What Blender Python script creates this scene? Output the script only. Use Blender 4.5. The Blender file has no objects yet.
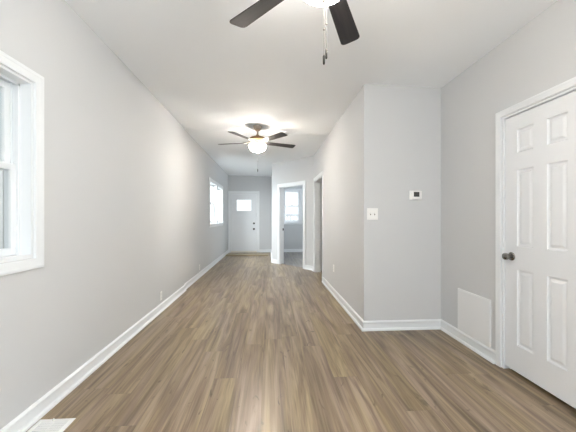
import bpy, bmesh, math, random
from mathutils import Vector, Matrix

S = bpy.context.scene
COL = S.collection
PI = math.pi

# ------------------------------------------------------------------ camera
EYE = 1.22
cam = bpy.data.objects.new('camera', bpy.data.cameras.new('camera'))
COL.objects.link(cam)
cam.location = (0, 0, EYE)
cam.rotation_euler = (PI / 2, 0, -math.atan(19 / 290))
cam.data.sensor_width = 36
cam.data.lens = 290 / 576 * 36
cam.data.shift_y = 2 / 576
cam.data.clip_start = 0.02
cam.data.clip_end = 200
S.camera = cam

# ------------------------------------------------------------------ world, light, exposure
W = bpy.data.worlds.new('overcast_sky')
S.world = W
W.use_nodes = True
WORLD_STRENGTH = 1.5
bgn = W.node_tree.nodes['Background']
bgn.inputs['Color'].default_value = (0.97, 0.98, 1.0, 1)
bgn.inputs['Strength'].default_value = WORLD_STRENGTH
S.view_settings.view_transform = 'Standard'
S.view_settings.look = 'None'
S.view_settings.gamma = 1
S.view_settings.use_curve_mapping = False
S.view_settings.exposure = 0.12
S.cycles.max_bounces = 14
S.cycles.diffuse_bounces = 8
S.cycles.transparent_max_bounces = 12
S.cycles.use_denoising = True
S.cycles.caustics_reflective = False
S.cycles.caustics_refractive = False
LAMP_POWER = (48, 24)          # near fan, far fan
LAMP_COLOR = ((1.0, 1.0, 1.0), (1.0, 0.955, 0.90))


def light_sheet(loc, rot, sx, sy, watts, col=(0.96, 0.98, 1.0)):
    """Daylight entering at a window: a sheet of light standing outside the glass."""
    l = bpy.data.lights.new('added_light_sheet', 'AREA')
    l.shape = 'RECTANGLE'
    l.size, l.size_y = sx, sy
    l.energy = watts
    l.color = col
    o = bpy.data.objects.new('added_light_sheet', l)
    o.location = loc
    o.rotation_euler = rot
    COL.objects.link(o)


RX_OUT = 2.5
BACK_Y = -2.6                                     # wall behind the camera, with the added wide glazing
light_sheet((0.24, BACK_Y - 0.75, 0.8), (PI / 2 + 0.6, 0, 0), 3.2, 2.4, 140)  # added fill sheet behind the camera, tilted up at the ceiling
light_sheet((RX_OUT, -1.3, 1.5), (0, PI / 2, 0), 1.5, 2.4, 215)  # added fill sheet on the right, for the left wall
light_sheet((-2.15, 7.9, 2.3), (0, -PI / 2 + 0.32, 0), 1.3, 2.4, 350, (0.93, 0.97, 1.0))  # added sheet outside the far-left pair, tilted down to the floor
light_sheet((2.0, 10.9, 1.7), (-PI / 2, 0, 0), 1.1, 1.4, 330, (0.93, 0.97, 1.0))  # added sheet to brighten the front room, out of view


# ------------------------------------------------------------------ materials
def new_mat(name):
    m = bpy.data.materials.new(name)
    m.use_nodes = True
    return m, m.node_tree, m.node_tree.nodes['Principled BSDF']


def node(nt, t, **kw):
    n = nt.nodes.new(t)
    for k, v in kw.items():
        setattr(n, k, v)
    return n


def math_(nt, op, a, b=None):
    n = node(nt, 'ShaderNodeMath', operation=op)
    for i, x in enumerate((a, b)):
        if x is None:
            continue
        if isinstance(x, (int, float)):
            n.inputs[i].default_value = x
        else:
            nt.links.new(x, n.inputs[i])
    return n.outputs[0]


def paint(name, col, rough=0.5, bump=0.0, scale=120, metal=0.0, var=0.0, spec=0.5):
    m, nt, b = new_mat(name)
    b.inputs['Base Color'].default_value = (*col, 1)
    b.inputs['Roughness'].default_value = rough
    b.inputs['Metallic'].default_value = metal
    b.inputs['Specular IOR Level'].default_value = spec
    tc = node(nt, 'ShaderNodeTexCoord')
    nz = node(nt, 'ShaderNodeTexNoise')
    nz.inputs['Scale'].default_value = scale
    nz.inputs['Detail'].default_value = 3
    nt.links.new(tc.outputs['Object'], nz.inputs['Vector'])
    if bump:
        bp = node(nt, 'ShaderNodeBump')
        bp.inputs['Strength'].default_value = bump
        bp.inputs['Distance'].default_value = 0.002
        nt.links.new(nz.outputs['Fac'], bp.inputs['Height'])
        nt.links.new(bp.outputs['Normal'], b.inputs['Normal'])
    if var:
        r = node(nt, 'ShaderNodeMapRange')
        r.inputs['To Min'].default_value = rough - var
        r.inputs['To Max'].default_value = rough + var
        nt.links.new(nz.outputs['Fac'], r.inputs['Value'])
        nt.links.new(r.outputs[0], b.inputs['Roughness'])
    return m


def plank_floor(name, light, mid, dark, pw=0.182, pl=1.52, rough=0.31, tint_a=(0.96, 0.91, 0.99), tint_b=(1.03, 1.0, 0.86)):
    m, nt, b = new_mat(name)
    L = nt.links.new
    tc = node(nt, 'ShaderNodeTexCoord')
    sp = node(nt, 'ShaderNodeSeparateXYZ')
    L(tc.outputs['Object'], sp.inputs[0])
    x, y = sp.outputs[0], sp.outputs[1]
    u = math_(nt, 'DIVIDE', math_(nt, 'ADD', x, 0.05), pw)
    row = math_(nt, 'FLOOR', u)
    fu = math_(nt, 'FRACT', u)
    w1 = node(nt, 'ShaderNodeTexWhiteNoise', noise_dimensions='1D')
    L(row, w1.inputs['W'])
    v = math_(nt, 'DIVIDE', math_(nt, 'ADD', y, math_(nt, 'MULTIPLY', w1.outputs['Value'], pl * 7)), pl)
    cl = math_(nt, 'FLOOR', v)
    fv = math_(nt, 'FRACT', v)
    cb = node(nt, 'ShaderNodeCombineXYZ')
    L(row, cb.inputs[0])
    L(cl, cb.inputs[1])
    w2 = node(nt, 'ShaderNodeTexWhiteNoise', noise_dimensions='2D')
    L(cb.outputs[0], w2.inputs['Vector'])
    rnd = w2.outputs['Value']

    def grain(sx, sy, detail, dist, seed):
        c = node(nt, 'ShaderNodeCombineXYZ')
        L(math_(nt, 'MULTIPLY', x, sx), c.inputs[0])
        L(math_(nt, 'ADD', math_(nt, 'MULTIPLY', y, sy), math_(nt, 'MULTIPLY', rnd, seed)), c.inputs[1])
        L(math_(nt, 'MULTIPLY', rnd, 37.0), c.inputs[2])
        n = node(nt, 'ShaderNodeTexNoise')
        n.inputs['Scale'].default_value = 1
        n.inputs['Detail'].default_value = detail
        n.inputs['Distortion'].default_value = dist
        L(c.outputs[0], n.inputs['Vector'])
        return n.outputs['Fac']
    broad = grain(9, 0.62, 3, 1.9, 19)
    midg = grain(36, 1.0, 4, 0.9, 31)
    fine = grain(130, 3.4, 5, 0.4, 7)
    knot = grain(15, 5.0, 2, 1.4, 53)
    t = math_(nt, 'ADD', math_(nt, 'MULTIPLY', broad, 0.60), math_(nt, 'MULTIPLY', fine, 0.22))
    t = math_(nt, 'ADD', t, math_(nt, 'MULTIPLY', midg, 0.18))
    t = math_(nt, 'ADD', t, math_(nt, 'MULTIPLY', math_(nt, 'SUBTRACT', rnd, 0.5), 0.045))
    cr = node(nt, 'ShaderNodeValToRGB')
    e = cr.color_ramp.elements
    e[0].position, e[0].color = 0.36, (*dark, 1)
    e[1].position, e[1].color = 0.64, (*light, 1)
    k = e.new(0.49)
    k.color = (*mid, 1)
    L(t, cr.inputs['Fac'])
    # plank-long drifts between a greyer and a warmer brown
    hue = grain(7, 0.5, 2, 1.0, 71)
    hr = node(nt, 'ShaderNodeMapRange')
    hr.inputs['From Min'].default_value = 0.36
    hr.inputs['From Max'].default_value = 0.64
    L(hue, hr.inputs['Value'])
    hm = node(nt, 'ShaderNodeMix', data_type='RGBA')
    L(hr.outputs[0], hm.inputs['Factor'])
    hm.inputs['A'].default_value = (*tint_a, 1)
    hm.inputs['B'].default_value = (*tint_b, 1)
    hx = node(nt, 'ShaderNodeMix', data_type='RGBA', blend_type='MULTIPLY')
    hx.inputs['Factor'].default_value = 1.0
    L(cr.outputs['Color'], hx.inputs['A'])
    L(hm.outputs['Result'], hx.inputs['B'])
    # a few dark mineral marks
    kr = node(nt, 'ShaderNodeMapRange')
    kr.inputs['From Min'].default_value = 0.66
    kr.inputs['From Max'].default_value = 0.76
    L(knot, kr.inputs['Value'])
    mx = node(nt, 'ShaderNodeMix', data_type='RGBA')
    L(math_(nt, 'MULTIPLY', kr.outputs[0], 0.75), mx.inputs['Factor'])
    L(hx.outputs['Result'], mx.inputs['A'])
    mx.inputs['B'].default_value = (*[c * 0.6 for c in dark], 1)
    # joints
    eu = math_(nt, 'MULTIPLY', math_(nt, 'MINIMUM', fu, math_(nt, 'SUBTRACT', 1.0, fu)), pw)
    ev = math_(nt, 'MULTIPLY', math_(nt, 'MINIMUM', fv, math_(nt, 'SUBTRACT', 1.0, fv)), pl)
    edge = math_(nt, 'LESS_THAN', math_(nt, 'MINIMUM', eu, ev), 0.0011)
    mj = node(nt, 'ShaderNodeMix', data_type='RGBA')
    L(math_(nt, 'MULTIPLY', edge, 0.30), mj.inputs['Factor'])
    L(mx.outputs['Result'], mj.inputs['A'])
    mj.inputs['B'].default_value = (*[c * 0.35 for c in dark], 1)
    L(mj.outputs['Result'], b.inputs['Base Color'])
    rr = node(nt, 'ShaderNodeMapRange')
    rr.inputs['To Min'].default_value = rough - 0.06
    rr.inputs['To Max'].default_value = rough + 0.10
    L(fine, rr.inputs['Value'])
    L(rr.outputs[0], b.inputs['Roughness'])
    bp = node(nt, 'ShaderNodeBump')
    bp.inputs['Strength'].default_value = 0.25
    bp.inputs['Distance'].default_value = 0.001
    L(math_(nt, 'SUBTRACT', fine, math_(nt, 'MULTIPLY', edge, 1.5)), bp.inputs['Height'])
    L(bp.outputs['Normal'], b.inputs['Normal'])
    return m


def glass_mat():
    m, nt, b = new_mat('window_glass')
    nt.nodes.remove(b)
    out = nt.nodes['Material Output']
    tr = node(nt, 'ShaderNodeBsdfTransparent')
    tr.inputs['Color'].default_value = (0.93, 0.95, 0.95, 1)
    gl = node(nt, 'ShaderNodeBsdfGlossy')
    gl.inputs['Roughness'].default_value = 0.02
    fr = node(nt, 'ShaderNodeFresnel')
    ge = node(nt, 'ShaderNodeNewGeometry')
    mr = node(nt, 'ShaderNodeMapRange')
    mr.inputs['To Min'].default_value = 1.45
    mr.inputs['To Max'].default_value = 1 / 1.45
    nt.links.new(ge.outputs['Backfacing'], mr.inputs['Value'])
    nt.links.new(mr.outputs[0], fr.inputs['IOR'])
    mx = node(nt, 'ShaderNodeMixShader')
    nt.links.new(fr.outputs[0], mx.inputs[0])
    nt.links.new(tr.outputs[0], mx.inputs[1])
    nt.links.new(gl.outputs[0], mx.inputs[2])
    nt.links.new(mx.outputs[0], out.inputs['Surface'])
    return m


def blade_mat():
    m, nt, b = new_mat('dark_walnut_blade')
    L = nt.links.new
    tc = node(nt, 'ShaderNodeTexCoord')
    mp = node(nt, 'ShaderNodeMapping')
    mp.inputs['Scale'].default_value = (3, 45, 3)
    L(tc.outputs['Object'], mp.inputs['Vector'])
    nz = node(nt, 'ShaderNodeTexNoise')
    nz.inputs['Scale'].default_value = 1
    nz.inputs['Detail'].default_value = 4
    L(mp.outputs[0], nz.inputs['Vector'])
    cr = node(nt, 'ShaderNodeValToRGB')
    cr.color_ramp.elements[0].position = 0.35
    cr.color_ramp.elements[0].color = (0.011, 0.010, 0.011, 1)
    cr.color_ramp.elements[1].position = 0.7
    cr.color_ramp.elements[1].color = (0.024, 0.020, 0.020, 1)
    L(nz.outputs['Fac'], cr.inputs['Fac'])
    L(cr.outputs['Color'], b.inputs['Base Color'])
    b.inputs['Roughness'].default_value = 0.38
    b.inputs['Specular IOR Level'].default_value = 0.3
    return m


def bowl_mat(strength):
    m, nt, b = new_mat('marbled_glass')
    L = nt.links.new
    tc = node(nt, 'ShaderNodeTexCoord')
    nz = node(nt, 'ShaderNodeTexNoise')
    nz.inputs['Scale'].default_value = 11
    nz.inputs['Detail'].default_value = 4
    nz.inputs['Distortion'].default_value = 1.5
    L(tc.outputs['Object'], nz.inputs['Vector'])
    cr = node(nt, 'ShaderNodeValToRGB')
    cr.color_ramp.elements[0].position = 0.36
    cr.color_ramp.elements[0].color = (0.70, 0.60, 0.48, 1)
    cr.color_ramp.elements[1].position = 0.56
    cr.color_ramp.elements[1].color = (1.0, 0.975, 0.94, 1)
    L(nz.outputs['Fac'], cr.inputs['Fac'])
    nt.nodes.remove(b)
    tl = node(nt, 'ShaderNodeBsdfTranslucent')
    L(cr.outputs['Color'], tl.inputs['Color'])
    df = node(nt, 'ShaderNodeBsdfDiffuse')
    L(cr.outputs['Color'], df.inputs['Color'])
    tr = node(nt, 'ShaderNodeBsdfTransparent')
    tr.inputs['Color'].default_value = (0.97, 0.93, 0.86, 1)
    gl = node(nt, 'ShaderNodeBsdfGlossy')
    gl.inputs['Roughness'].default_value = 0.15
    m1, m2, m3 = (node(nt, 'ShaderNodeMixShader') for _ in range(3))
    m1.inputs[0].default_value = 0.4
    L(tl.outputs[0], m1.inputs[1])
    L(df.outputs[0], m1.inputs[2])
    m2.inputs[0].default_value = 0.40
    L(m1.outputs[0], m2.inputs[1])
    L(tr.outputs[0], m2.inputs[2])
    m3.inputs[0].default_value = 0.05
    L(m2.outputs[0], m3.inputs[1])
    L(gl.outputs[0], m3.inputs[2])
    em = node(nt, 'ShaderNodeEmission')
    L(cr.outputs['Color'], em.inputs['Color'])
    em.inputs['Strength'].default_value = strength
    ad = node(nt, 'ShaderNodeAddShader')
    L(m3.outputs[0], ad.inputs[0])
    L(em.outputs[0], ad.inputs[1])
    L(ad.outputs[0], nt.nodes['Material Output'].inputs['Surface'])
    return m


M = {
    'wall': paint('pale_grey_wall_paint', (0.608, 0.617, 0.628), 0.75, 0.10, 160, spec=0.3),
    'ceiling': paint('white_ceiling_paint', (0.88, 0.90, 0.92), 0.85, 0.08, 140, spec=0.2),
    'trim': paint('white_gloss_trim', (0.79, 0.81, 0.83), 0.35, 0.03, 60),
    'door': paint('white_door_paint', (0.765, 0.785, 0.81), 0.38, 0.03, 60),
    'plastic': paint('white_plastic', (0.85, 0.85, 0.84), 0.35, 0, 50),
    'vent': paint('white_enamel_metal', (0.80, 0.80, 0.79), 0.35, 0.02, 80),
    'panel': paint('white_panel_paint', (0.82, 0.83, 0.84), 0.45, 0.03, 90),
    'nickel': paint('satin_nickel', (0.27, 0.26, 0.245), 0.2, 0, 200, 1.0, 0.05),
    'bronze': paint('brushed_bronze', (0.42, 0.27, 0.15), 0.33, 0, 200, 1.0, 0.06),
    'pewter': paint('antique_pewter', (0.38, 0.33, 0.28), 0.34, 0, 200, 1.0, 0.05),
    'black': paint('black_hardware', (0.010, 0.010, 0.011), 0.6, 0, 100, spec=0.3),
    'slot': paint('dark_slot', (0.03, 0.03, 0.03), 0.6, 0, 100),
    'lcd': paint('grey_lcd_screen', (0.10, 0.105, 0.10), 0.25, 0, 100),
    'segment': paint('dark_lcd_segments', (0.025, 0.026, 0.025), 0.3, 0, 100),
    'chain': paint('chain_metal', (0.16, 0.155, 0.15), 0.55, 0, 200, 0.0, 0.05),
    'fob': paint('dark_fob', (0.03, 0.028, 0.026), 0.5, 0, 100, spec=0.3),
    'floor': plank_floor('oak_plank_flooring', (0.375, 0.303, 0.207), (0.228, 0.175, 0.115), (0.118, 0.086, 0.054)),
    'floor_grey': plank_floor('grey_plank_flooring', (0.27, 0.26, 0.25), (0.20, 0.19, 0.18), (0.12, 0.115, 0.11)),
    'wood': paint('raw_oak_board', (0.36, 0.29, 0.19), 0.5, 0.1, 40),
    'sill': paint('pale_metal_sill', (0.80, 0.76, 0.68), 0.4, 0, 90),
    'glass': glass_mat(),
    'blade': blade_mat(),
    'bowl_near': bowl_mat(44), 'bowl_far': bowl_mat(82),
    'siding': paint('weathered_grey_siding', (0.62, 0.62, 0.61), 0.8, 0.1, 30),
    'ground': paint('concrete_ground', (0.55, 0.55, 0.53), 0.9, 0.1, 10),
    'gray_rail': paint('grey_rail_paint', (0.22, 0.23, 0.24), 0.6, 0, 30),
}


# ------------------------------------------------------------------ mesh helpers
class MB:
    def __init__(self):
        self.b = bmesh.new()

    def box(self, p0, p1, bev=0.0, mat=None):
        x0, y0, z0 = p0
        x1, y1, z1 = p1
        c = [(x, y, z) for x in (x0, x1) for y in (y0, y1) for z in (z0, z1)]
        v = [self.b.verts.new(Vector(p) if mat is None else mat @ Vector(p)) for p in c]
        f = [self.b.faces.new([v[i] for i in q]) for q in
             ((0, 1, 3, 2), (4, 6, 7, 5), (0, 4, 5, 1), (2, 3, 7, 6), (0, 2, 6, 4), (1, 5, 7, 3))]
        bmesh.ops.recalc_face_normals(self.b, faces=f)
        if bev:
            es = list({e for q in f for e in q.edges})
            bmesh.ops.bevel(self.b, geom=es, offset=bev, segments=2, profile=0.5, affect='EDGES')
        return self

    def poly(self, pts):
        vs = [self.b.verts.new(p) for p in pts]
        return self.b.faces.new(vs)

    def prism(self, pts2, h0, h1, mat, bev=0.0):
        """pts2: outline in local (s,t); extruded along local n from h0 to h1."""
        n = len(pts2)
        a = [self.b.verts.new(mat @ Vector((p[0], p[1], h0))) for p in pts2]
        c = [self.b.verts.new(mat @ Vector((p[0], p[1], h1))) for p in pts2]
        fs = [self.b.faces.new(a[::-1]), self.b.faces.new(c)]
        for i in range(n):
            j = (i + 1) % n
            fs.append(self.b.faces.new((a[i], a[j], c[j], c[i])))
        bmesh.ops.recalc_face_normals(self.b, faces=fs)
        if bev:
            es = list(set(fs[0].edges) | set(fs[1].edges))
            bmesh.ops.bevel(self.b, geom=es, offset=bev, segments=2, profile=0.5, affect='EDGES')
        return self

    def lathe(self, prof, mat=Matrix(), seg=40):
        """prof: (radius, height) along local z; closed at the axis where radius is 0."""
        rings = []
        fs = []
        for r, h in prof:
            if r < 1e-6:
                rings.append([self.b.verts.new(mat @ Vector((0, 0, h)))])
            else:
                rings.append([self.b.verts.new(mat @ Vector((r * math.cos(2 * PI * k / seg), r * math.sin(2 * PI * k / seg), h)))
                              for k in range(seg)])
        for a, c in zip(rings, rings[1:]):
            for k in range(seg):
                j = (k + 1) % seg
                if len(a) == 1 and len(c) == 1:
                    continue
                if len(a) == 1:
                    fs.append(self.b.faces.new((a[0], c[j], c[k])))
                elif len(c) == 1:
                    fs.append(self.b.faces.new((a[k], a[j], c[0])))
                else:
                    fs.append(self.b.faces.new((a[k], a[j], c[j], c[k])))
        bmesh.ops.recalc_face_normals(self.b, faces=fs)
        return self

    def sweep(self, path, prof, mat=Matrix(), closed=False):
        """prof: (offset, height) swept with mitred corners along a local (s,t) path; offset to the left of travel."""
        P = [Vector(p) for p in path]
        n = len(P)
        rings = []
        for i in range(n):
            def nrm(a, c):
                d = (c - a).normalized()
                return Vector((-d.y, d.x))
            if closed:
                n0, n1 = nrm(P[i - 1], P[i]), nrm(P[i], P[(i + 1) % n])
            else:
                n0 = nrm(P[i - 1], P[i]) if i > 0 else nrm(P[i], P[i + 1])
                n1 = nrm(P[i], P[i + 1]) if i < n - 1 else n0
            mi = (n0 + n1) / (1 + n0.dot(n1))
            rings.append([self.b.verts.new(mat @ Vector((P[i].x + mi.x * o, P[i].y + mi.y * o, h))) for o, h in prof])
        fs = []
        k = len(prof)
        for i in range(n if closed else n - 1):
            a, c = rings[i], rings[(i + 1) % n]
            for q in range(k):
                r = (q + 1) % k
                fs.append(self.b.faces.new((a[q], a[r], c[r], c[q])))
        if not closed:
            fs.append(self.b.faces.new(rings[0][::-1]))
            fs.append(self.b.faces.new(rings[-1]))
        bmesh.ops.recalc_face_normals(self.b, faces=fs)
        return self

    def build(self, name, mat, parent=None, smooth=False):
        me = bpy.data.meshes.new(name)
        self.b.to_mesh(me)
        self.b.free()
        me.materials.append(mat)
        if smooth:
            for p in me.polygons:
                p.use_smooth = True
            me.set_sharp_from_angle(angle=math.radians(38))
        o = bpy.data.objects.new(name, me)
        COL.objects.link(o)
        if parent is not None:
            o.parent = parent
        return o


def struct(o, label=None):
    o['kind'] = 'structure'
    if label:
        o['label'] = label
    return o


def thing(name, label, cat, loc=(0, 0, 0), rz=0.0, group=None):
    o = bpy.data.objects.new(name, None)
    COL.objects.link(o)
    o.location = loc
    o.rotation_euler = (0, 0, rz)
    o.empty_display_size = 0.1
    o['label'], o['category'] = label, cat
    if group:
        o['group'] = group
    return o


def tag(o, label, cat, group=None):
    o['label'], o['category'] = label, cat
    if group:
        o['group'] = group
    return o


def frame(origin, s_dir, n_dir):
    """Local (s, up, n) -> world, on a wall: s along it, t up, n out of it into the room."""
    s, n = Vector(s_dir).normalized(), Vector(n_dir).normalized()
    m = Matrix.Identity(4)
    for i in range(3):
        m[i][0], m[i][1], m[i][2] = s[i], (0, 0, 1)[i], n[i]
        m[i][3] = origin[i]
    return m


def wall_mesh(mb, length, top, thick, F, holes=(), bottom=0.0):
    """A wall in F's (s, t), its room face at n = 0 and its body behind, around the holes (s0, s1, t0, t1)."""
    hs = sorted(holes)
    s = 0.0
    for a, c, z0, z1 in hs:
        if a > s:
            mb.box((s, bottom, -thick), (a, top, 0), mat=F)
        if z0 > bottom:
            mb.box((a, bottom, -thick), (c, z0, 0), mat=F)
        mb.box((a, z1, -thick), (c, top, 0), mat=F)
        s = c
    if s < length:
        mb.box((s, bottom, -thick), (length, top, 0), mat=F)
    return mb


# ------------------------------------------------------------------ layout (metres; camera over the origin, y down the room)
LX, RX = -1.415, 1.90          # left and right walls
HX = 1.03                      # the hall wall
NY = 3.09                      # wall that faces the camera
FY = 10.35                     # the front-door wall
AX = 0.09                      # alcove wall
D0, D1 = Vector((0.09, 7.93)), Vector((1.03, 6.70))   # the slanting wall
TH = 0.13
TOP = 2.80


def ceil_z(x):
    return 2.70 - 0.0228 * x


# floors
struct(MB().box((LX - 0.14, BACK_Y - 0.14, -0.08), (2.75, FY + 0.14, 0.0)).build('floor', M['floor']))
bd = (D1 - D0).normalized()
bn = Vector((-bd.y, bd.x))      # away from the camera
q0, q1 = D0 + bn * 0.06, D1 + bn * 0.06
mb = MB()
mb.prism([(q0.x, q0.y), (q1.x, q1.y), (1.12, 6.70), (2.6, 6.70), (2.6, FY), (AX + 0.02, FY), (AX + 0.02, q0.y)], 0.0005, 0.004, Matrix())
struct(mb.build('floor_front_room', M['floor_grey']))

# ceiling: the old house's slope, dropping slightly past the second fan
mb = MB()
for (y0, y1, dz) in ((BACK_Y - 0.14, 5.0, 0.0), (5.0, FY + 0.14, -0.002)):
    xa, xb = LX - 0.14, 2.75
    mb.prism([(xa, ceil_z(xa) + dz), (xb, ceil_z(xb) + dz), (xb, 2.95), (xa, 2.95)], -y1, -y0,
             Matrix(((1, 0, 0, 0), (0, 0, -1, 0), (0, 1, 0, 0), (0, 0, 0, 1))))
struct(mb.build('ceiling', M['ceiling']))

# walls
NW = (0.981, 2.031, 1.03, 1.839)       # near window opening z0 z1 y0 y1
FW = (1.075, 2.125, 7.19, 9.07)        # far double window
JY, LX2 = 4.95, LX - 0.022            # past here the left wall steps back a little
struct(wall_mesh(MB(), JY - BACK_Y, TOP, TH, frame((LX, BACK_Y, 0), (0, 1, 0), (1, 0, 0)),
                 [(NW[2] - BACK_Y, NW[3] - BACK_Y, NW[0], NW[1])]).build('wall_left', M['wall']))
struct(wall_mesh(MB(), FY - JY, TOP, TH, frame((LX2, JY, 0), (0, 1, 0), (1, 0, 0)),
                 [(FW[2] - JY, FW[3] - JY, FW[0], FW[1])]).build('wall_left_far', M['wall']))
DR = (1.615, 2.245, 2.035)              # right door opening y0 y1 top
F_right = frame((RX, NY, 0), (0, -1, 0), (-1, 0, 0))
struct(wall_mesh(MB(), NY - BACK_Y, TOP, TH, F_right, [(NY - DR[1], NY - DR[0], 0, DR[2]), (NY + 0.4, NY + 2.4, 0.9, 2.1)]).build('wall_right', M['wall']))
struct(wall_mesh(MB(), RX + TH - HX, TOP, TH, frame((HX, NY, 0), (1, 0, 0), (0, -1, 0))).build('wall_facing', M['wall']))
HD = (5.55, 6.50, 2.045)                # hall doorway
struct(wall_mesh(MB(), D1.y - NY - TH, TOP, TH, frame((HX, D1.y, 0), (0, -1, 0), (-1, 0, 0)),
                 [(D1.y - HD[1], D1.y - HD[0], 0, HD[2])]).build('wall_hall', M['wall']))
F_diag = frame((D0.x, D0.y, 0), (bd.x, bd.y, 0), (-bn.x, -bn.y, 0))
DD = (0.312, 1.215, 2.045)
struct(wall_mesh(MB(), (D1 - D0).length, TOP, TH, F_diag, [(DD[0], DD[1], 0, DD[2])]).build('wall_diagonal', M['wall']))
struct(wall_mesh(MB(), FY - D0.y, TOP, TH, frame((AX, FY, 0), (0, -1, 0), (-1, 0, 0))).build('wall_alcove', M['wall']))
FD = (-1.345, -0.425, 2.085)            # front door opening
BW = (1.075, 2.20, 0.56, 1.10)          # front room window z0 z1 x0 x1
F_far = frame((LX - TH, FY, 0), (1, 0, 0), (0, -1, 0))
struct(wall_mesh(MB(), 2.75 - LX + TH, TOP, TH, F_far, [(FD[0] - LX + TH, FD[1] - LX + TH, 0, FD[2]), (BW[2] - LX + TH, BW[3] - LX + TH, BW[0], BW[1]), (1.70 - LX + TH, 2.30 - LX + TH, BW[0], BW[1])]).build('wall_far', M['wall']))
F_back = frame((2.75, BACK_Y, 0), (-1, 0, 0), (0, 1, 0))
struct(wall_mesh(MB(), 2.75 - LX + TH, TOP, TH, F_back, [(2.75 - 1.69, 2.75 + 1.21, 0.12, 2.46)]).build('wall_back', M['wall']))
# rooms behind the hall wall
struct(MB().box((2.60, NY + TH, 0), (2.72, FY, TOP)).build('wall_side_room', M['wall']))
struct(MB().box((HX + TH, 6.66, 0), (2.60, 6.76, TOP)).build('wall_partition', M['wall']))
# closet behind the right door
mb = MB()
mb.box((2.55, 1.3, 0), (2.62, 2.6, TOP)).box((RX + TH, 1.23, 0), (2.62, 1.3, TOP)).box((RX + TH, 2.6, 0), (2.62, 2.67, TOP))
struct(mb.build('wall_closet', M['wall']))

# ------------------------------------------------------------------ baseboards
BASE = [(0, 0), (0.030, 0), (0.030, 0.010), (0.024, 0.020), (0.011, 0.024), (0.010, 0.074), (0.017, 0.080), (0.017, 0.090), (0.010, 0.098), (0.003, 0.103), (0, 0.103)]


def baseboard(name, *paths):
    mb_ = MB()
    for p in paths:
        mb_.sweep(p, BASE)
    return struct(mb_.build(name, M['trim']))


CW = 0.068                              # casing width
baseboard('baseboard_left', [(LX2, FY), (LX2, JY), (LX, JY), (LX, BACK_Y)])
d_at = lambda s: (D0.x + bd.x * s, D0.y + bd.y * s)
# travel so that the room lies to the left of the path
baseboard('baseboard_right', [(RX, BACK_Y), (RX, DR[0] - 0.057)],
          [(RX, DR[1] + 0.057), (RX, NY), (HX, NY), (HX, HD[0] - CW - 0.008)])
baseboard('baseboard_diagonal', [(HX, HD[1] + CW + 0.008), (D1.x, D1.y), d_at(DD[1] + CW + 0.008)],
          [d_at(DD[0] - CW - 0.008), (D0.x, D0.y), (AX, FY), (FD[1] + 0.09, FY)])
baseboard('baseboard_front_room', [(2.6, FY), (AX + TH, FY)])


# ------------------------------------------------------------------ casings
def casing_prof(w, t=0.017):
    return [(0, 0), (0, t * 0.72), (w * 0.08, t * 0.80), (w * 0.62, t * 0.90), (w * 0.70, t), (w * 0.95, t), (w, t * 0.85), (w, 0)]


def door_casing(name, F, s0, s1, top, parent, w=CW, depth=TH, floor_z=0.0):
    """Three-sided casing and the jamb lining of a door opening."""
    g = 0.006
    mb_ = MB()
    # the path runs down the right, so the casing lies outside it
    mb_.sweep([(s0 - g, floor_z), (s0 - g, top + g), (s1 + g, top + g), (s1 + g, floor_z)], casing_prof(w), F)
    c = mb_.build(name, M['trim'], parent)
    return c


def jamb(F, s0, s1, top, parent, depth=TH, t=0.018, stop=None):
    mb_ = MB()
    mb_.box((s0, 0, -depth - 0.002), (s0 + t, top, 0.002), mat=F)
    mb_.box((s1 - t, 0, -depth - 0.002), (s1, top, 0.002), mat=F)
    mb_.box((s0 + t, top - t, -depth - 0.002), (s1 - t, top, 0.002), mat=F)
    if stop is not None:
        mb_.box((s0 + t, 0, stop - 0.035), (s0 + t + 0.011, top - t, stop), mat=F)
        mb_.box((s1 - t - 0.011, 0, stop - 0.035), (s1 - t, top - t, stop), mat=F)
        mb_.box((s0 + t + 0.011, top - t - 0.011, stop - 0.035), (s1 - t - 0.011, top - t, stop), mat=F)
    return mb_.build('door_jamb', M['trim'], parent)


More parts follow.
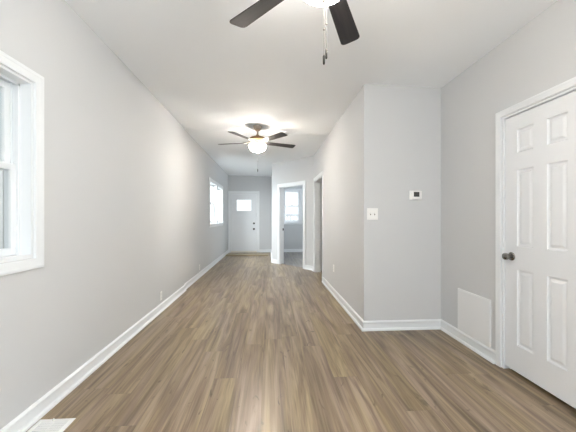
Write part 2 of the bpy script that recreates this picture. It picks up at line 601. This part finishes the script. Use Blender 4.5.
def panel_slab(F, s0, s1, t0, t1, n0, n1, panels, name, mat, parent=None):
    """A moulded door: flat face at n1 with sunk, raised-field panels (s0, s1, t0, t1)."""
    mb_ = MB()
    ss = sorted({s0, s1} | {p[0] for p in panels} | {p[1] for p in panels})
    ts = sorted({t0, t1} | {p[2] for p in panels} | {p[3] for p in panels})
    V = {}

    def vert(s, t, n):
        k = (round(s, 5), round(t, 5), round(n, 5))
        if k not in V:
            V[k] = mb_.b.verts.new(F @ Vector((s, t, n)))
        return V[k]
    fs = []
    for a, c in zip(ss, ss[1:]):
        for d, e in zip(ts, ts[1:]):
            hit = [p for p in panels if p[0] <= a + 1e-6 and p[1] >= c - 1e-6 and p[2] <= d + 1e-6 and p[3] >= e - 1e-6]
            if not hit:
                fs.append(mb_.b.faces.new([vert(a, d, n1), vert(c, d, n1), vert(c, e, n1), vert(a, e, n1)]))
    rings = [(0, 0), (0.004, -0.0075), (0.012, -0.011), (0.018, -0.011), (0.034, -0.0035), (0.036, -0.0030)]
    for p in panels:
        prev = None
        for ins, dn in rings:
            r = [vert(p[0] + ins, p[2] + ins, n1 + dn), vert(p[1] - ins, p[2] + ins, n1 + dn),
                 vert(p[1] - ins, p[3] - ins, n1 + dn), vert(p[0] + ins, p[3] - ins, n1 + dn)]
            if prev:
                for i in range(4):
                    j = (i + 1) % 4
                    # edges of the outer ring may be split by grid lines, so they are kept as own verts
                    fs.append(mb_.b.faces.new((prev[i], prev[j], r[j], r[i])))
            prev = r
        fs.append(mb_.b.faces.new(prev))
    bmesh.ops.recalc_face_normals(mb_.b, faces=fs)
    mb_.box((s0, t0, n0), (s1, t1, n1 - 0.0125), mat=F)
    for (a, c, d, e) in ((s0, s0 + 0.01, t0, t1), (s1 - 0.01, s1, t0, t1), (s0, s1, t0, t0 + 0.01), (s0, s1, t1 - 0.01, t1)):
        mb_.box((a, d, n1 - 0.013), (c, e, n1 - 0.0001), mat=F)
    return mb_.build(name, mat, parent)


def knob(F, s, t, n, parent, mat, name='door_knob', r=0.027):
    """Round knob with neck on a rosette, axis along n."""
    K = F @ Matrix.Translation((s, t, n))
    ro = MB().lathe([(0, 0), (0.033, 0), (0.033, 0.004), (0.028, 0.009), (0.014, 0.011), (0, 0.011)], K, 32).build('rosette', mat, parent, True)
    MB().lathe([(0, 0.010), (0.012, 0.010), (0.0105, 0.026), (0.015, 0.034), (r * 0.95, 0.041), (r, 0.050), (r * 0.93, 0.060), (r * 0.6, 0.066), (0, 0.067)],
               K, 36).build(name, mat, parent, True)
    return ro


# right-hand six-panel door
FR = frame((RX, DR[1], 0), (0, -1, 0), (-1, 0, 0))       # s from the latch side towards the camera
Wd = DR[1] - DR[0]
st = 0.115
pa, pb = (0.129, 0.269), (Wd - 0.018 - 0.101 - 0.140, Wd - 0.018 - 0.101)
tops = [(0.238, 0.822), (1.003, 1.592), (1.722, 1.903)]
panels = [(p[0], p[1], t[0], t[1]) for p in (pa, pb) for t in tops]
d1 = panel_slab(FR, 0.016, Wd - 0.021, 0.030, DR[2] - 0.021, -0.045, -0.008, panels, 'door_1', M['door'])
struct(d1, 'white six-panel closet door with a satin knob in the right wall')
jamb(FR, 0, Wd, DR[2], d1, t=0.0135, stop=-0.047)
door_casing('door_casing', FR, 0, Wd, DR[2], d1, w=0.050)
knob(FR, 0.080, 0.918, -0.008, d1, M['nickel'])
mb = MB()
for t in (0.25, 1.75):
    mb.lathe([(0, 0), (0.006, 0), (0.006, 0.09), (0, 0.09)], FR @ Matrix.Translation((Wd - 0.019, t, -0.002)) @ Matrix.Rotation(-PI / 2, 4, 'X'), 12)
mb.build('hinge', M['nickel'], d1, True)

# front door with one square light
FF = frame((FD[0], FY, 0), (1, 0, 0), (0, -1, 0))
Wf = FD[1] - FD[0]
lite = (-1.158 - FD[0], -0.61 - FD[0], 1.455, 1.885)
mb = MB()
s0, s1, t0, t1 = 0.022, Wf - 0.022, 0.055, FD[2] - 0.022
a, c, d, e = lite
for q in ((s0, a, t0, t1), (c, s1, t0, t1), (a, c, t0, d), (a, c, e, t1)):
    mb.box((q[0], q[2], -0.075), (q[1], q[3], -0.030), mat=FF)
# raised stiles and rails round two tall flat panels
mid = (s0 + s1) / 2
for q in ((s0, s0 + 0.115, t0, t1), (s1 - 0.115, s1, t0, t1), (s0 + 0.115, s1 - 0.115, t0, t0 + 0.20), (s0 + 0.115, s1 - 0.115, 1.27, 1.39), (mid - 0.05, mid + 0.05, t0 + 0.20, 1.27)):
    mb.box((q[0], q[2], -0.030), (q[1], q[3], -0.024), mat=FF)
d2 = struct(mb.build('door_2', M['door']), 'white front door with a square window near its top')
mb = MB()
mb.sweep([(a, d), (c, d), (c, e), (a, e)], [(-0.004, -0.032), (0.022, -0.032), (0.022, -0.022), (0.008, -0.016), (-0.004, -0.022)][::-1], FF, True)
mb.build('glazing_bead', M['door'], d2)
MB().box((a + 0.001, d + 0.001, -0.056), (c - 0.001, e - 0.001, -0.050), mat=FF).build('pane', M['glass'], d2)
jamb(FF, 0, Wf, FD[2], d2)
door_casing('door_casing', FF, 0, Wf, FD[2], d2, w=0.080)
sK = -0.535 - FD[0]
knob(FF, sK, 0.83, -0.024, d2, M['black'], r=0.033)
K = FF @ Matrix.Translation((sK, 1.028, -0.024))
MB().lathe([(0, 0), (0.032, 0), (0.032, 0.012), (0.026, 0.018), (0, 0.018)], K, 28).box((-0.006, -0.018, 0.018), (0.006, 0.018, 0.034), 0.002, mat=K).build('deadbolt', M['black'], d2, True)
MB().box((0.01, 0.0, -0.12), (Wf - 0.01, 0.052, 0.03), 0.004, mat=FF).build('door_sill', M['sill'], d2)

# open doorways
o = jamb(F_diag, DD[0], DD[1], DD[2], None)
o.name = 'door_3'
struct(o, 'white cased opening in the slanting wall, leading to the front room')
door_casing('door_casing', F_diag, DD[0], DD[1], DD[2], o)
mb = MB()
mb.box((DD[0] + 0.018, 0.885, -TH + 0.004), (DD[0] + 0.0205, 0.945, -TH + 0.040), 0.0008, mat=F_diag)
mb.box((DD[0] + 0.0205, 0.900, -TH + 0.006), (DD[0] + 0.026, 0.930, -TH + 0.016), 0.0008, mat=F_diag)
mb.build('strike_plate', M['slot'], o)
FH = frame((HX, HD[1], 0), (0, -1, 0), (-1, 0, 0))
o = jamb(FH, 0, HD[1] - HD[0], HD[2], None)
o.name = 'door_4'
struct(o, 'white cased opening in the hall wall beside the slanting wall')
door_casing('door_casing', FH, 0, HD[1] - HD[0], HD[2], o)


# ------------------------------------------------------------------ windows
def double_hung(F, s0, s1, t0, t1, parent, stile=0.044):
    """Lining, two sashes and panes of a double-hung window inside its opening."""
    L_ = 0.014
    mb_ = MB()
    mb_.box((s0, t0, -TH - 0.02), (s0 + L_, t1, 0.001), mat=F).box((s1 - L_, t0, -TH - 0.02), (s1, t1, 0.001), mat=F)
    mb_.box((s0 + L_, t1 - L_, -TH - 0.02), (s1 - L_, t1, 0.001), mat=F)
    mb_.box((s0 + L_, t0, -TH - 0.03), (s1 - L_, t0 + 0.022, 0.001), mat=F)
    for sa, sb in ((s0 + L_, s0 + L_ + 0.012), (s1 - L_ - 0.012, s1 - L_)):      # stops and parting beads
        mb_.box((sa, t0 + 0.022, -0.074), (sb, t1 - L_, -0.062), mat=F)
        mb_.box((sa, t0 + 0.022, -0.108), (sb, t1 - L_, -0.102), mat=F)
    mb_.box((s0 + L_, t1 - L_ - 0.014, -0.074), (s1 - L_, t1 - L_, -0.062), mat=F)
    mb_.build('window_frame', M['trim'], parent)
    a_, c_ = s0 + L_ + 0.002, s1 - L_ - 0.002
    mid_ = (t0 + t1) / 2 + 0.012
    for nm, za, zb, na, nb, rb, rt in (('lower_sash', t0 + 0.023, mid_ + 0.020, -0.101, -0.075, 0.042, 0.040),
                                       ('upper_sash', mid_ - 0.020, t1 - L_ - 0.002, -0.136, -0.109, 0.040, 0.042)):
        m_ = MB()
        m_.box((a_, za, na), (a_ + stile, zb, nb), 0.003, mat=F).box((c_ - stile, za, na), (c_, zb, nb), 0.003, mat=F)
        m_.box((a_ + stile, za, na), (c_ - stile, za + rb, nb), 0.003, mat=F).box((a_ + stile, zb - rt, na), (c_ - stile, zb, nb), 0.003, mat=F)
        sh = m_.build(nm, M['trim'], parent)
        nm_ = (na + nb) / 2
        MB().box((a_ + stile - 0.004, za + rb - 0.004, nm_ - 0.003), (c_ - stile + 0.004, zb - rt + 0.004, nm_ + 0.003), mat=F).build('pane', M['glass'], sh)
        if nm == 'lower_sash':
            mm = (a_ + c_) / 2
            MB().box((mm - 0.03, zb - 0.002, na + 0.002), (mm + 0.03, zb + 0.014, nb - 0.004), 0.004, mat=F).build('sash_lock', M['trim'], sh)


# near window on the left wall, picture-framed casing
FN = frame((LX, NW[2], 0), (0, 1, 0), (1, 0, 0))
wn = NW[3] - NW[2]
g = 0.003
mb = MB().sweep([(-g, NW[0] - g), (-g, NW[1] + g), (wn + g, NW[1] + g), (wn + g, NW[0] - g)], casing_prof(0.062, 0.019), FN, True)
w1 = struct(mb.build('window_1', M['trim']), 'white double-hung window in a square casing on the near left wall')
double_hung(FN, 0, wn, NW[0], NW[1], w1)


def stooled(name, F, s0, s1, t0, t1, label, w=0.070):
    mb_ = MB().sweep([(s0 - g, t0), (s0 - g, t1 + g), (s1 + g, t1 + g), (s1 + g, t0)], casing_prof(w, 0.018), F)
    r = struct(mb_.build(name, M['trim']), label)
    MB().box((s0 - w - 0.02, t0 - 0.022, -0.06), (s1 + w + 0.02, t0 + 0.0005, 0.042), 0.004, mat=F).build('window_sill', M['trim'], r)
    MB().box((s0 - w, t0 - 0.085, 0.0), (s1 + w, t0 - 0.022, 0.015), 0.003, mat=F).build('apron', M['trim'], r)
    return r


FL = frame((LX2, FW[2], 0), (0, 1, 0), (1, 0, 0))
wl = FW[3] - FW[2]
w2 = stooled('window_2', FL, 0, wl, FW[0], FW[1], 'white pair of windows side by side at the far end of the left wall')
MB().box((wl / 2 - 0.05, FW[0], -TH - 0.01), (wl / 2 + 0.05, FW[1], 0.010), 0.003, mat=FL).build('mullion', M['trim'], w2)
double_hung(FL, 0, wl / 2 - 0.05, FW[0], FW[1], w2)
double_hung(FL, wl / 2 + 0.05, wl, FW[0], FW[1], w2)

FB = frame((BW[2], FY, 0), (1, 0, 0), (0, -1, 0))
w3 = stooled('window_3', FB, 0, BW[3] - BW[2], BW[0], BW[1], 'white double-hung window seen through the slanting doorway')
double_hung(FB, 0, BW[3] - BW[2], BW[0], BW[1], w3, 0.03)

FB2 = frame((1.70, FY, 0), (1, 0, 0), (0, -1, 0))  # unseen window added for the light sheet outside it
w6 = stooled('added_window_6', FB2, 0, 0.60, BW[0], BW[1], None)
double_hung(FB2, 0, 0.60, BW[0], BW[1], w6, 0.03)

# unseen window pair added on the right wall to light the left one
FRW = frame((RX, -0.4, 0), (0, -1, 0), (-1, 0, 0))
w5 = stooled('added_window_5', FRW, 0, 2.0, 0.9, 2.1, None)
MB().box((0.95, 0.9, -TH - 0.01), (1.05, 2.1, 0.010), 0.003, mat=FRW).build('mullion', M['trim'], w5)
double_hung(FRW, 0, 0.95, 0.9, 2.1, w5)
double_hung(FRW, 1.05, 2.0, 0.9, 2.1, w5)

# wide glazing added behind the camera to let light in
F4 = frame((1.69, BACK_Y, 0), (-1, 0, 0), (0, 1, 0))
mb = MB()
for s in (0, 0.967, 1.933, 2.9):
    mb.box((max(s - 0.03, 0), 0.12, -0.10), (min(s + 0.03, 2.9), 2.46, -0.04), mat=F4)
mb.box((0, 0.12, -0.10), (2.9, 0.18, -0.04), mat=F4).box((0, 2.40, -0.10), (2.9, 2.46, -0.04), mat=F4)
w4 = struct(mb.build('added_window_4', M['trim']))
for k in range(3):
    MB().box((k * 0.967 + 0.03, 0.18, -0.073), (k * 0.967 + 0.937, 2.40, -0.067), mat=F4).build('pane', M['glass'], w4)

# ------------------------------------------------------------------ outside
struct(MB().box((-30, -30, -0.75), (30, 45, -0.60)).build('ground', M['ground']))
mb = MB()
F = frame((-4.2, -2.5, -0.6), (0, 1, 0), (1, 0, 0))
mb.box((0, 0, -0.25), (8.5, 5.2, 0.0), mat=F)
k = 0.0
random.seed(5)
while k < 8.4:
    wk = random.uniform(0.10, 0.15)
    mb.box((k, 0, 0), (min(k + wk - 0.014, 8.5), 5.2, random.uniform(0.012, 0.03)), mat=F)
    k += wk
tag(mb.build('garden_fence', M['siding']), 'tall weathered grey board fence outside the near left window', 'fence')
rl = thing('porch_railing', 'grey porch railing outside the front room window', 'railing', (0.83, 12.0, -0.6))
MB().box((-1.6, -0.03, 1.90), (1.6, 0.03, 1.98), 0.006).build('top_rail', M['gray_rail'], rl)
MB().box((-1.6, -0.03, 1.0), (1.6, 0.03, 1.06), 0.006).build('bottom_rail', M['gray_rail'], rl)
for s in (-1.57, 1.57):
    MB().box((s - 0.045, -0.045, 0), (s + 0.045, 0.045, 2.0), 0.006).build('post', M['gray_rail'], rl)
mb = MB()
for i in range(22):
    s = -1.45 + i * 0.138
    mb.box((s - 0.012, -0.012, 1.06), (s + 0.012, 0.012, 1.90))
mb.build('balusters', M['gray_rail'], rl)


# ------------------------------------------------------------------ ceiling fans
def outline(pts, r, n=6):
    """Round the corners of a polygon."""
    out = []
    N_ = len(pts)
    for i in range(N_):
        p, a_, c_ = Vector(pts[i]), Vector(pts[i - 1]), Vector(pts[(i + 1) % N_])
        rr = r[i]
        if rr <= 0:
            out.append(tuple(p))
            continue
        u_, w_ = p + (a_ - p).normalized() * rr, p + (c_ - p).normalized() * rr
        for k_ in range(n + 1):
            t_ = k_ / n
            out.append(tuple((1 - t_) ** 2 * u_ + 2 * t_ * (1 - t_) * p + t_ ** 2 * w_))
    return out


def fan_blade():
    pts = outline([(0.165, -0.046), (0.665, -0.066), (0.665, 0.066), (0.165, 0.046)], (0.02, 0.035, 0.035, 0.02))
    T = Matrix.Rotation(math.radians(-11), 4, 'X')
    return MB().prism(pts, -0.003, 0.003, T, 0.0012).build('blade', M['blade'])


def blade_iron(parent):
    T = Matrix.Rotation(math.radians(-11), 4, 'X')
    mb_ = MB()
    mb_.prism(outline([(0.06, -0.014), (0.15, -0.012), (0.20, -0.034), (0.245, -0.020), (0.245, 0.020), (0.20, 0.034), (0.15, 0.012), (0.06, 0.014)],
                      (0, 0.02, 0.015, 0.012, 0.012, 0.015, 0.02, 0)), 0.0032, 0.008, T, 0.001)
    for s_, t_ in ((0.20, -0.018), (0.20, 0.018), (0.232, 0.0)):
        mb_.lathe([(0, 0), (0.005, 0), (0.004, -0.003), (0, -0.0035)], T @ Matrix.Translation((s_, t_, -0.003)), 10)
    return mb_.build('blade_bracket', M['pewter'], parent)


BZ = -0.26        # blade level under the ceiling point


def fan_fixed(root, chain, lamp):
    """All but the blades. The root sits on the ceiling."""
    MB().lathe([(0, 0.006), (0.074, 0.006), (0.074, -0.006), (0.062, -0.034), (0.040, -0.066), (0.022, -0.078), (0.016, -0.080), (0, -0.080)],
               Matrix(), 40).build('canopy', M['pewter'], root, True)
    MB().lathe([(0, -0.078), (0.0125, -0.078), (0.0125, -0.150), (0, -0.150)], Matrix(), 20).build('downrod', M['pewter'], root, True)
    MB().lathe([(0, -0.140), (0.024, -0.140), (0.026, -0.156), (0.060, -0.164), (0.110, -0.180), (0.140, -0.205), (0.146, -0.222), (0.140, -0.236), (0.112, -0.246), (0.050, -0.250), (0, -0.250)],
               Matrix(), 48).build('motor_housing', M['bronze'], root, True)
    MB().lathe([(0, -0.250), (0.066, -0.250), (0.068, -0.285), (0.060, -0.297), (0.024, -0.302), (0.020, -0.330), (0, -0.330)],
               Matrix(), 36).build('switch_housing', M['pewter'], root, True)
    MB().lathe([(0, -0.322), (0.108, -0.322), (0.112, -0.317), (0.108, -0.312), (0.03, -0.308), (0, -0.308)],
               Matrix(), 40).build('added_baffle', M['pewter'], root, True)  # unseen plate added to cut the bowl's light on the ceiling
    # open glass bowl with a wall thickness
    pr = []
    R0, zt, zb = 0.136, -0.318, -0.415
    n_ = 12
    for i in range(n_ + 1):
        q = i / n_ * PI / 2
        pr.append((R0 * math.cos(q) ** 0.8 if i < n_ else 0.0, zt + (zb - zt) * math.sin(q)))
    inner = [(max(r - 0.005, 0.0), h + 0.005 if r < 0.127 else h) for r, h in pr][::-1]
    prof = inner + [(R0 + 0.004, zt + 0.006), (R0 + 0.005, zt)] + pr[1:]
    MB().lathe(prof, Matrix(), 48).build('glass_bowl', M['bowl_far' if lamp else 'bowl_near'], root, True)
    MB().lathe([(0, zb + 0.006), (0.018, zb + 0.004), (0.018, zb - 0.004), (0.010, zb - 0.010), (0.011, zb - 0.018), (0.006, zb - 0.026), (0, zb - 0.028)],
               Matrix(), 24).build('finial', M['pewter'], root, True)
    for px, py, zend in chain:
        mb_ = MB()
        ztop = -0.435
        mb_.lathe([(0, ztop), (0.0011, ztop), (0.0011, zend), (0, zend)], Matrix.Translation((px, py, 0)), 6)
        mb_.lathe([(0, 0.006), (0.0045, 0.003), (0.0045, -0.003), (0, -0.006)], Matrix.Translation((px, py, zend + 0.122)), 10)
        c_ = mb_.build('pull_chain', M['chain'], root)
        MB().lathe([(0, 0), (0.003, 0), (0.0055, -0.006), (0.0055, -0.042), (0.003, -0.046), (0, -0.046)], Matrix.Translation((px, py, zend)), 14).build('fob', M['fob'], c_, True)
    for k_ in range(3):
        an = k_ * 2 * PI / 3 + 0.5
        l = bpy.data.lights.new('fan_lamp', 'POINT')
        l.energy = LAMP_POWER[lamp] / 3
        l.color = LAMP_COLOR[lamp]
        l.shadow_soft_size = 0.03
        o_ = bpy.data.objects.new('fan_lamp', l)
        o_.location = (0.070 * math.cos(an), 0.070 * math.sin(an), -0.355)
        o_.parent = root
        COL.objects.link(o_)


def ceiling_fan(x, y, first, angles, label, chain, lamp):
    root = thing('ceiling_fan', label, 'ceiling fan', (x, y, ceil_z(x)), 0, None)
    fan_fixed(root, chain, lamp)
    for an in angles:
        bl = first.copy()
        COL.objects.link(bl)
        bl.parent = root
        bl.location = (0, 0, BZ)
        bl.rotation_euler = (0, 0, math.radians(an))
        br = iron.copy()
        COL.objects.link(br)
        br.parent = bl
    return root


proto = fan_blade()
iron = blade_iron(None)
ceiling_fan(0.262, 1.375, proto, [63 + 72 * k for k in range(5)],
            'large near ceiling fan cut off by the top of the photo, with two pull chains',
            [(0.0, -0.003, -0.695), (0.013, 0.004, -0.663)], 0)
ceiling_fan(-0.185, 4.72, proto, [21 + 72 * k for k in range(5)],
            'whole ceiling fan down the room with its lit bowl and single pull chain',
            [(0.003, 0.0, -0.690)], 1)
bpy.data.objects.remove(proto)
bpy.data.objects.remove(iron)


# ------------------------------------------------------------------ wall fittings
def wall_thing(name, label, cat, F, s, t, group=None):
    """An Empty at (s, t) on the wall with axes s, up, n."""
    o_ = thing(name, label, cat, group=group)
    o_.matrix_world = F @ Matrix.Translation((s, t, 0))
    return o_


F_face = frame((0, NY, 0), (1, 0, 0), (0, -1, 0))
# light switch
sw = wall_thing('light_switch', 'white double toggle switch plate beside the outside wall corner', 'light switch', F_face, 1.123, 1.263)
MB().box((-0.0605, -0.064, 0), (0.0605, 0.064, 0.007), 0.003).build('switch_plate', M['plastic'], sw)
for s in (-0.023, 0.023):
    MB().box((s - 0.005, -0.012, 0.0068), (s + 0.005, 0.012, 0.0076)).build('toggle_slot', M['slot'], sw)
    T = Matrix.Translation((s, 0.004, 0.004)) @ Matrix.Rotation(math.radians(-25), 4, 'X')
    MB().box((-0.0042, -0.006, 0), (0.0042, 0.006, 0.018), 0.0015, mat=T).build('toggle', M['plastic'], sw)
for s in (-0.023, 0.023):
    for t in (-0.03, 0.03):
        MB().lathe([(0, 0.0085), (0.0032, 0.0078), (0.0035, 0.0065), (0, 0.0065)], Matrix.Translation((s, t, 0)), 10).build('screw', M['plastic'], sw)

# thermostat
th = wall_thing('thermostat', 'white thermostat with a small dark screen on the grey wall', 'thermostat', F_face, 1.603, 1.468)
MB().box((-0.068, -0.050, 0), (0.068, 0.052, 0.012), 0.004).build('back_plate', M['plastic'], th)
MB().box((-0.046, -0.045, 0.011), (0.066, 0.049, 0.027), 0.007).build('body', M['plastic'], th)
sc = MB().box((-0.028, -0.016, 0.0265), (0.034, 0.036, 0.0282), 0.0006).build('screen', M['lcd'], th)
mb = MB()
for i in range(3):
    for j in range(2):
        mb.box((-0.025 + i * 0.0195, -0.012 + j * 0.024, 0.0281), (-0.025 + i * 0.0195 + 0.0155, -0.012 + j * 0.024 + 0.0195, 0.0286))
mb.build('display_segments', M['segment'], sc)
mb = MB()
for i in range(3):
    mb.box((-0.02 + i * 0.022, -0.036, 0.0265), (-0.008 + i * 0.022, -0.028, 0.0290), 0.001)
mb.build('buttons', M['plastic'], th)

# access panel
F_r0 = frame((RX, 0, 0), (0, -1, 0), (-1, 0, 0))
ap = wall_thing('access_panel', 'square white access panel low on the right wall above the baseboard', 'access panel', F_r0, -2.580, 0.311)
MB().box((-0.216, -0.206, 0), (0.216, 0.206, 0.010), 0.003).build('flange', M['panel'], ap)
MB().box((-0.204, -0.194, 0.009), (0.204, 0.194, 0.0125), 0.0015).build('panel_door', M['panel'], ap)


# power outlets
def outlet(F, s, t, label):
    o_ = wall_thing('power_outlet', label, 'power outlet', F, s, t, 'power outlets low on the walls')
    MB().box((-0.0355, -0.058, 0), (0.0355, 0.058, 0.0065), 0.0028).build('cover_plate', M['plastic'], o_)
    for tt in (-0.0195, 0.0195):
        f_ = MB().prism(outline([(-0.0165, tt - 0.014), (0.0165, tt - 0.014), (0.0165, tt + 0.014), (-0.0165, tt + 0.014)], (0.007,) * 4), 0.006, 0.0085, Matrix()).build('receptacle', M['plastic'], o_)
        m_ = MB()
        m_.box((-0.0075, tt - 0.002, 0.0084), (-0.0055, tt + 0.007, 0.0087)).box((0.0055, tt - 0.002, 0.0084), (0.0075, tt + 0.006, 0.0087))
        m_.lathe([(0, 0.0087), (0.0024, 0.0087), (0.0024, 0.0084), (0, 0.0084)], Matrix.Translation((0, tt - 0.008, 0)), 10)
        m_.build('slots', M['slot'], f_)
    return o_


F_l0 = frame((LX, 0, 0), (0, 1, 0), (1, 0, 0))
outlet(F_l0, 3.90, 0.200, 'white outlet just above the long left baseboard, nearest the camera')
F_l1 = frame((LX2, 0, 0), (0, 1, 0), (1, 0, 0))
outlet(F_l1, 6.11, 0.200, 'white outlet on the left wall between the second fan and the paired windows')
F_h0 = frame((HX, 0, 0), (0, -1, 0), (-1, 0, 0))
outlet(F_h0, -4.56, 0.42, 'white outlet low on the hall wall, before its doorway')

# floor register beside the left baseboard
rg = thing('floor_register', 'white metal floor register beside the left baseboard nearest the camera', 'floor vent', (-1.275, 1.685, 0.0))
wx, wy = 0.102, 0.160
mb = MB().sweep([(-wx, -wy), (wx, -wy), (wx, wy), (-wx, wy)], [(0, 0), (0, 0.003), (0.010, 0.006), (0.024, 0.007), (0.026, 0.005), (0.026, 0)], Matrix(), True)
mb.build('register_frame', M['vent'], rg)
mb = MB()
for i in range(14):
    yy = -wy + 0.033 + i * (2 * wy - 0.066) / 13
    T = Matrix.Translation((0, yy, 0.0035)) @ Matrix.Rotation(math.radians(28), 4, 'X')
    mb.box((-wx + 0.025, -0.006, -0.0007), (wx - 0.025, 0.006, 0.0007), mat=T)
mb.box((-0.003, -wy + 0.025, 0.001), (0.003, wy - 0.025, 0.0045))
mb.build('louvers', M['vent'], rg)
MB().box((-wx + 0.02, -wy + 0.02, 0.0003), (wx - 0.02, wy - 0.02, 0.0012)).build('duct_shade', M['slot'], rg)  # dark plate painted for the shade in the duct below the louvers
MB().box((-0.018, wy - 0.024, 0.006), (-0.012, wy - 0.012, 0.017), 0.0015).build('damper_lever', M['vent'], rg)

# wooden step at the front door
st_ = thing('wooden_step', 'low pale wooden threshold board on the floor in front of the front door', 'threshold', (-0.70, 9.60, 0.0))
MB().box((-0.69, -0.19, 0.0), (0.675, 0.20, 0.026)).build('board', M['wood'], st_)
MB().box((-0.69, -0.205, 0.010), (0.675, -0.19, 0.028), 0.004).build('nosing', M['wood'], st_)
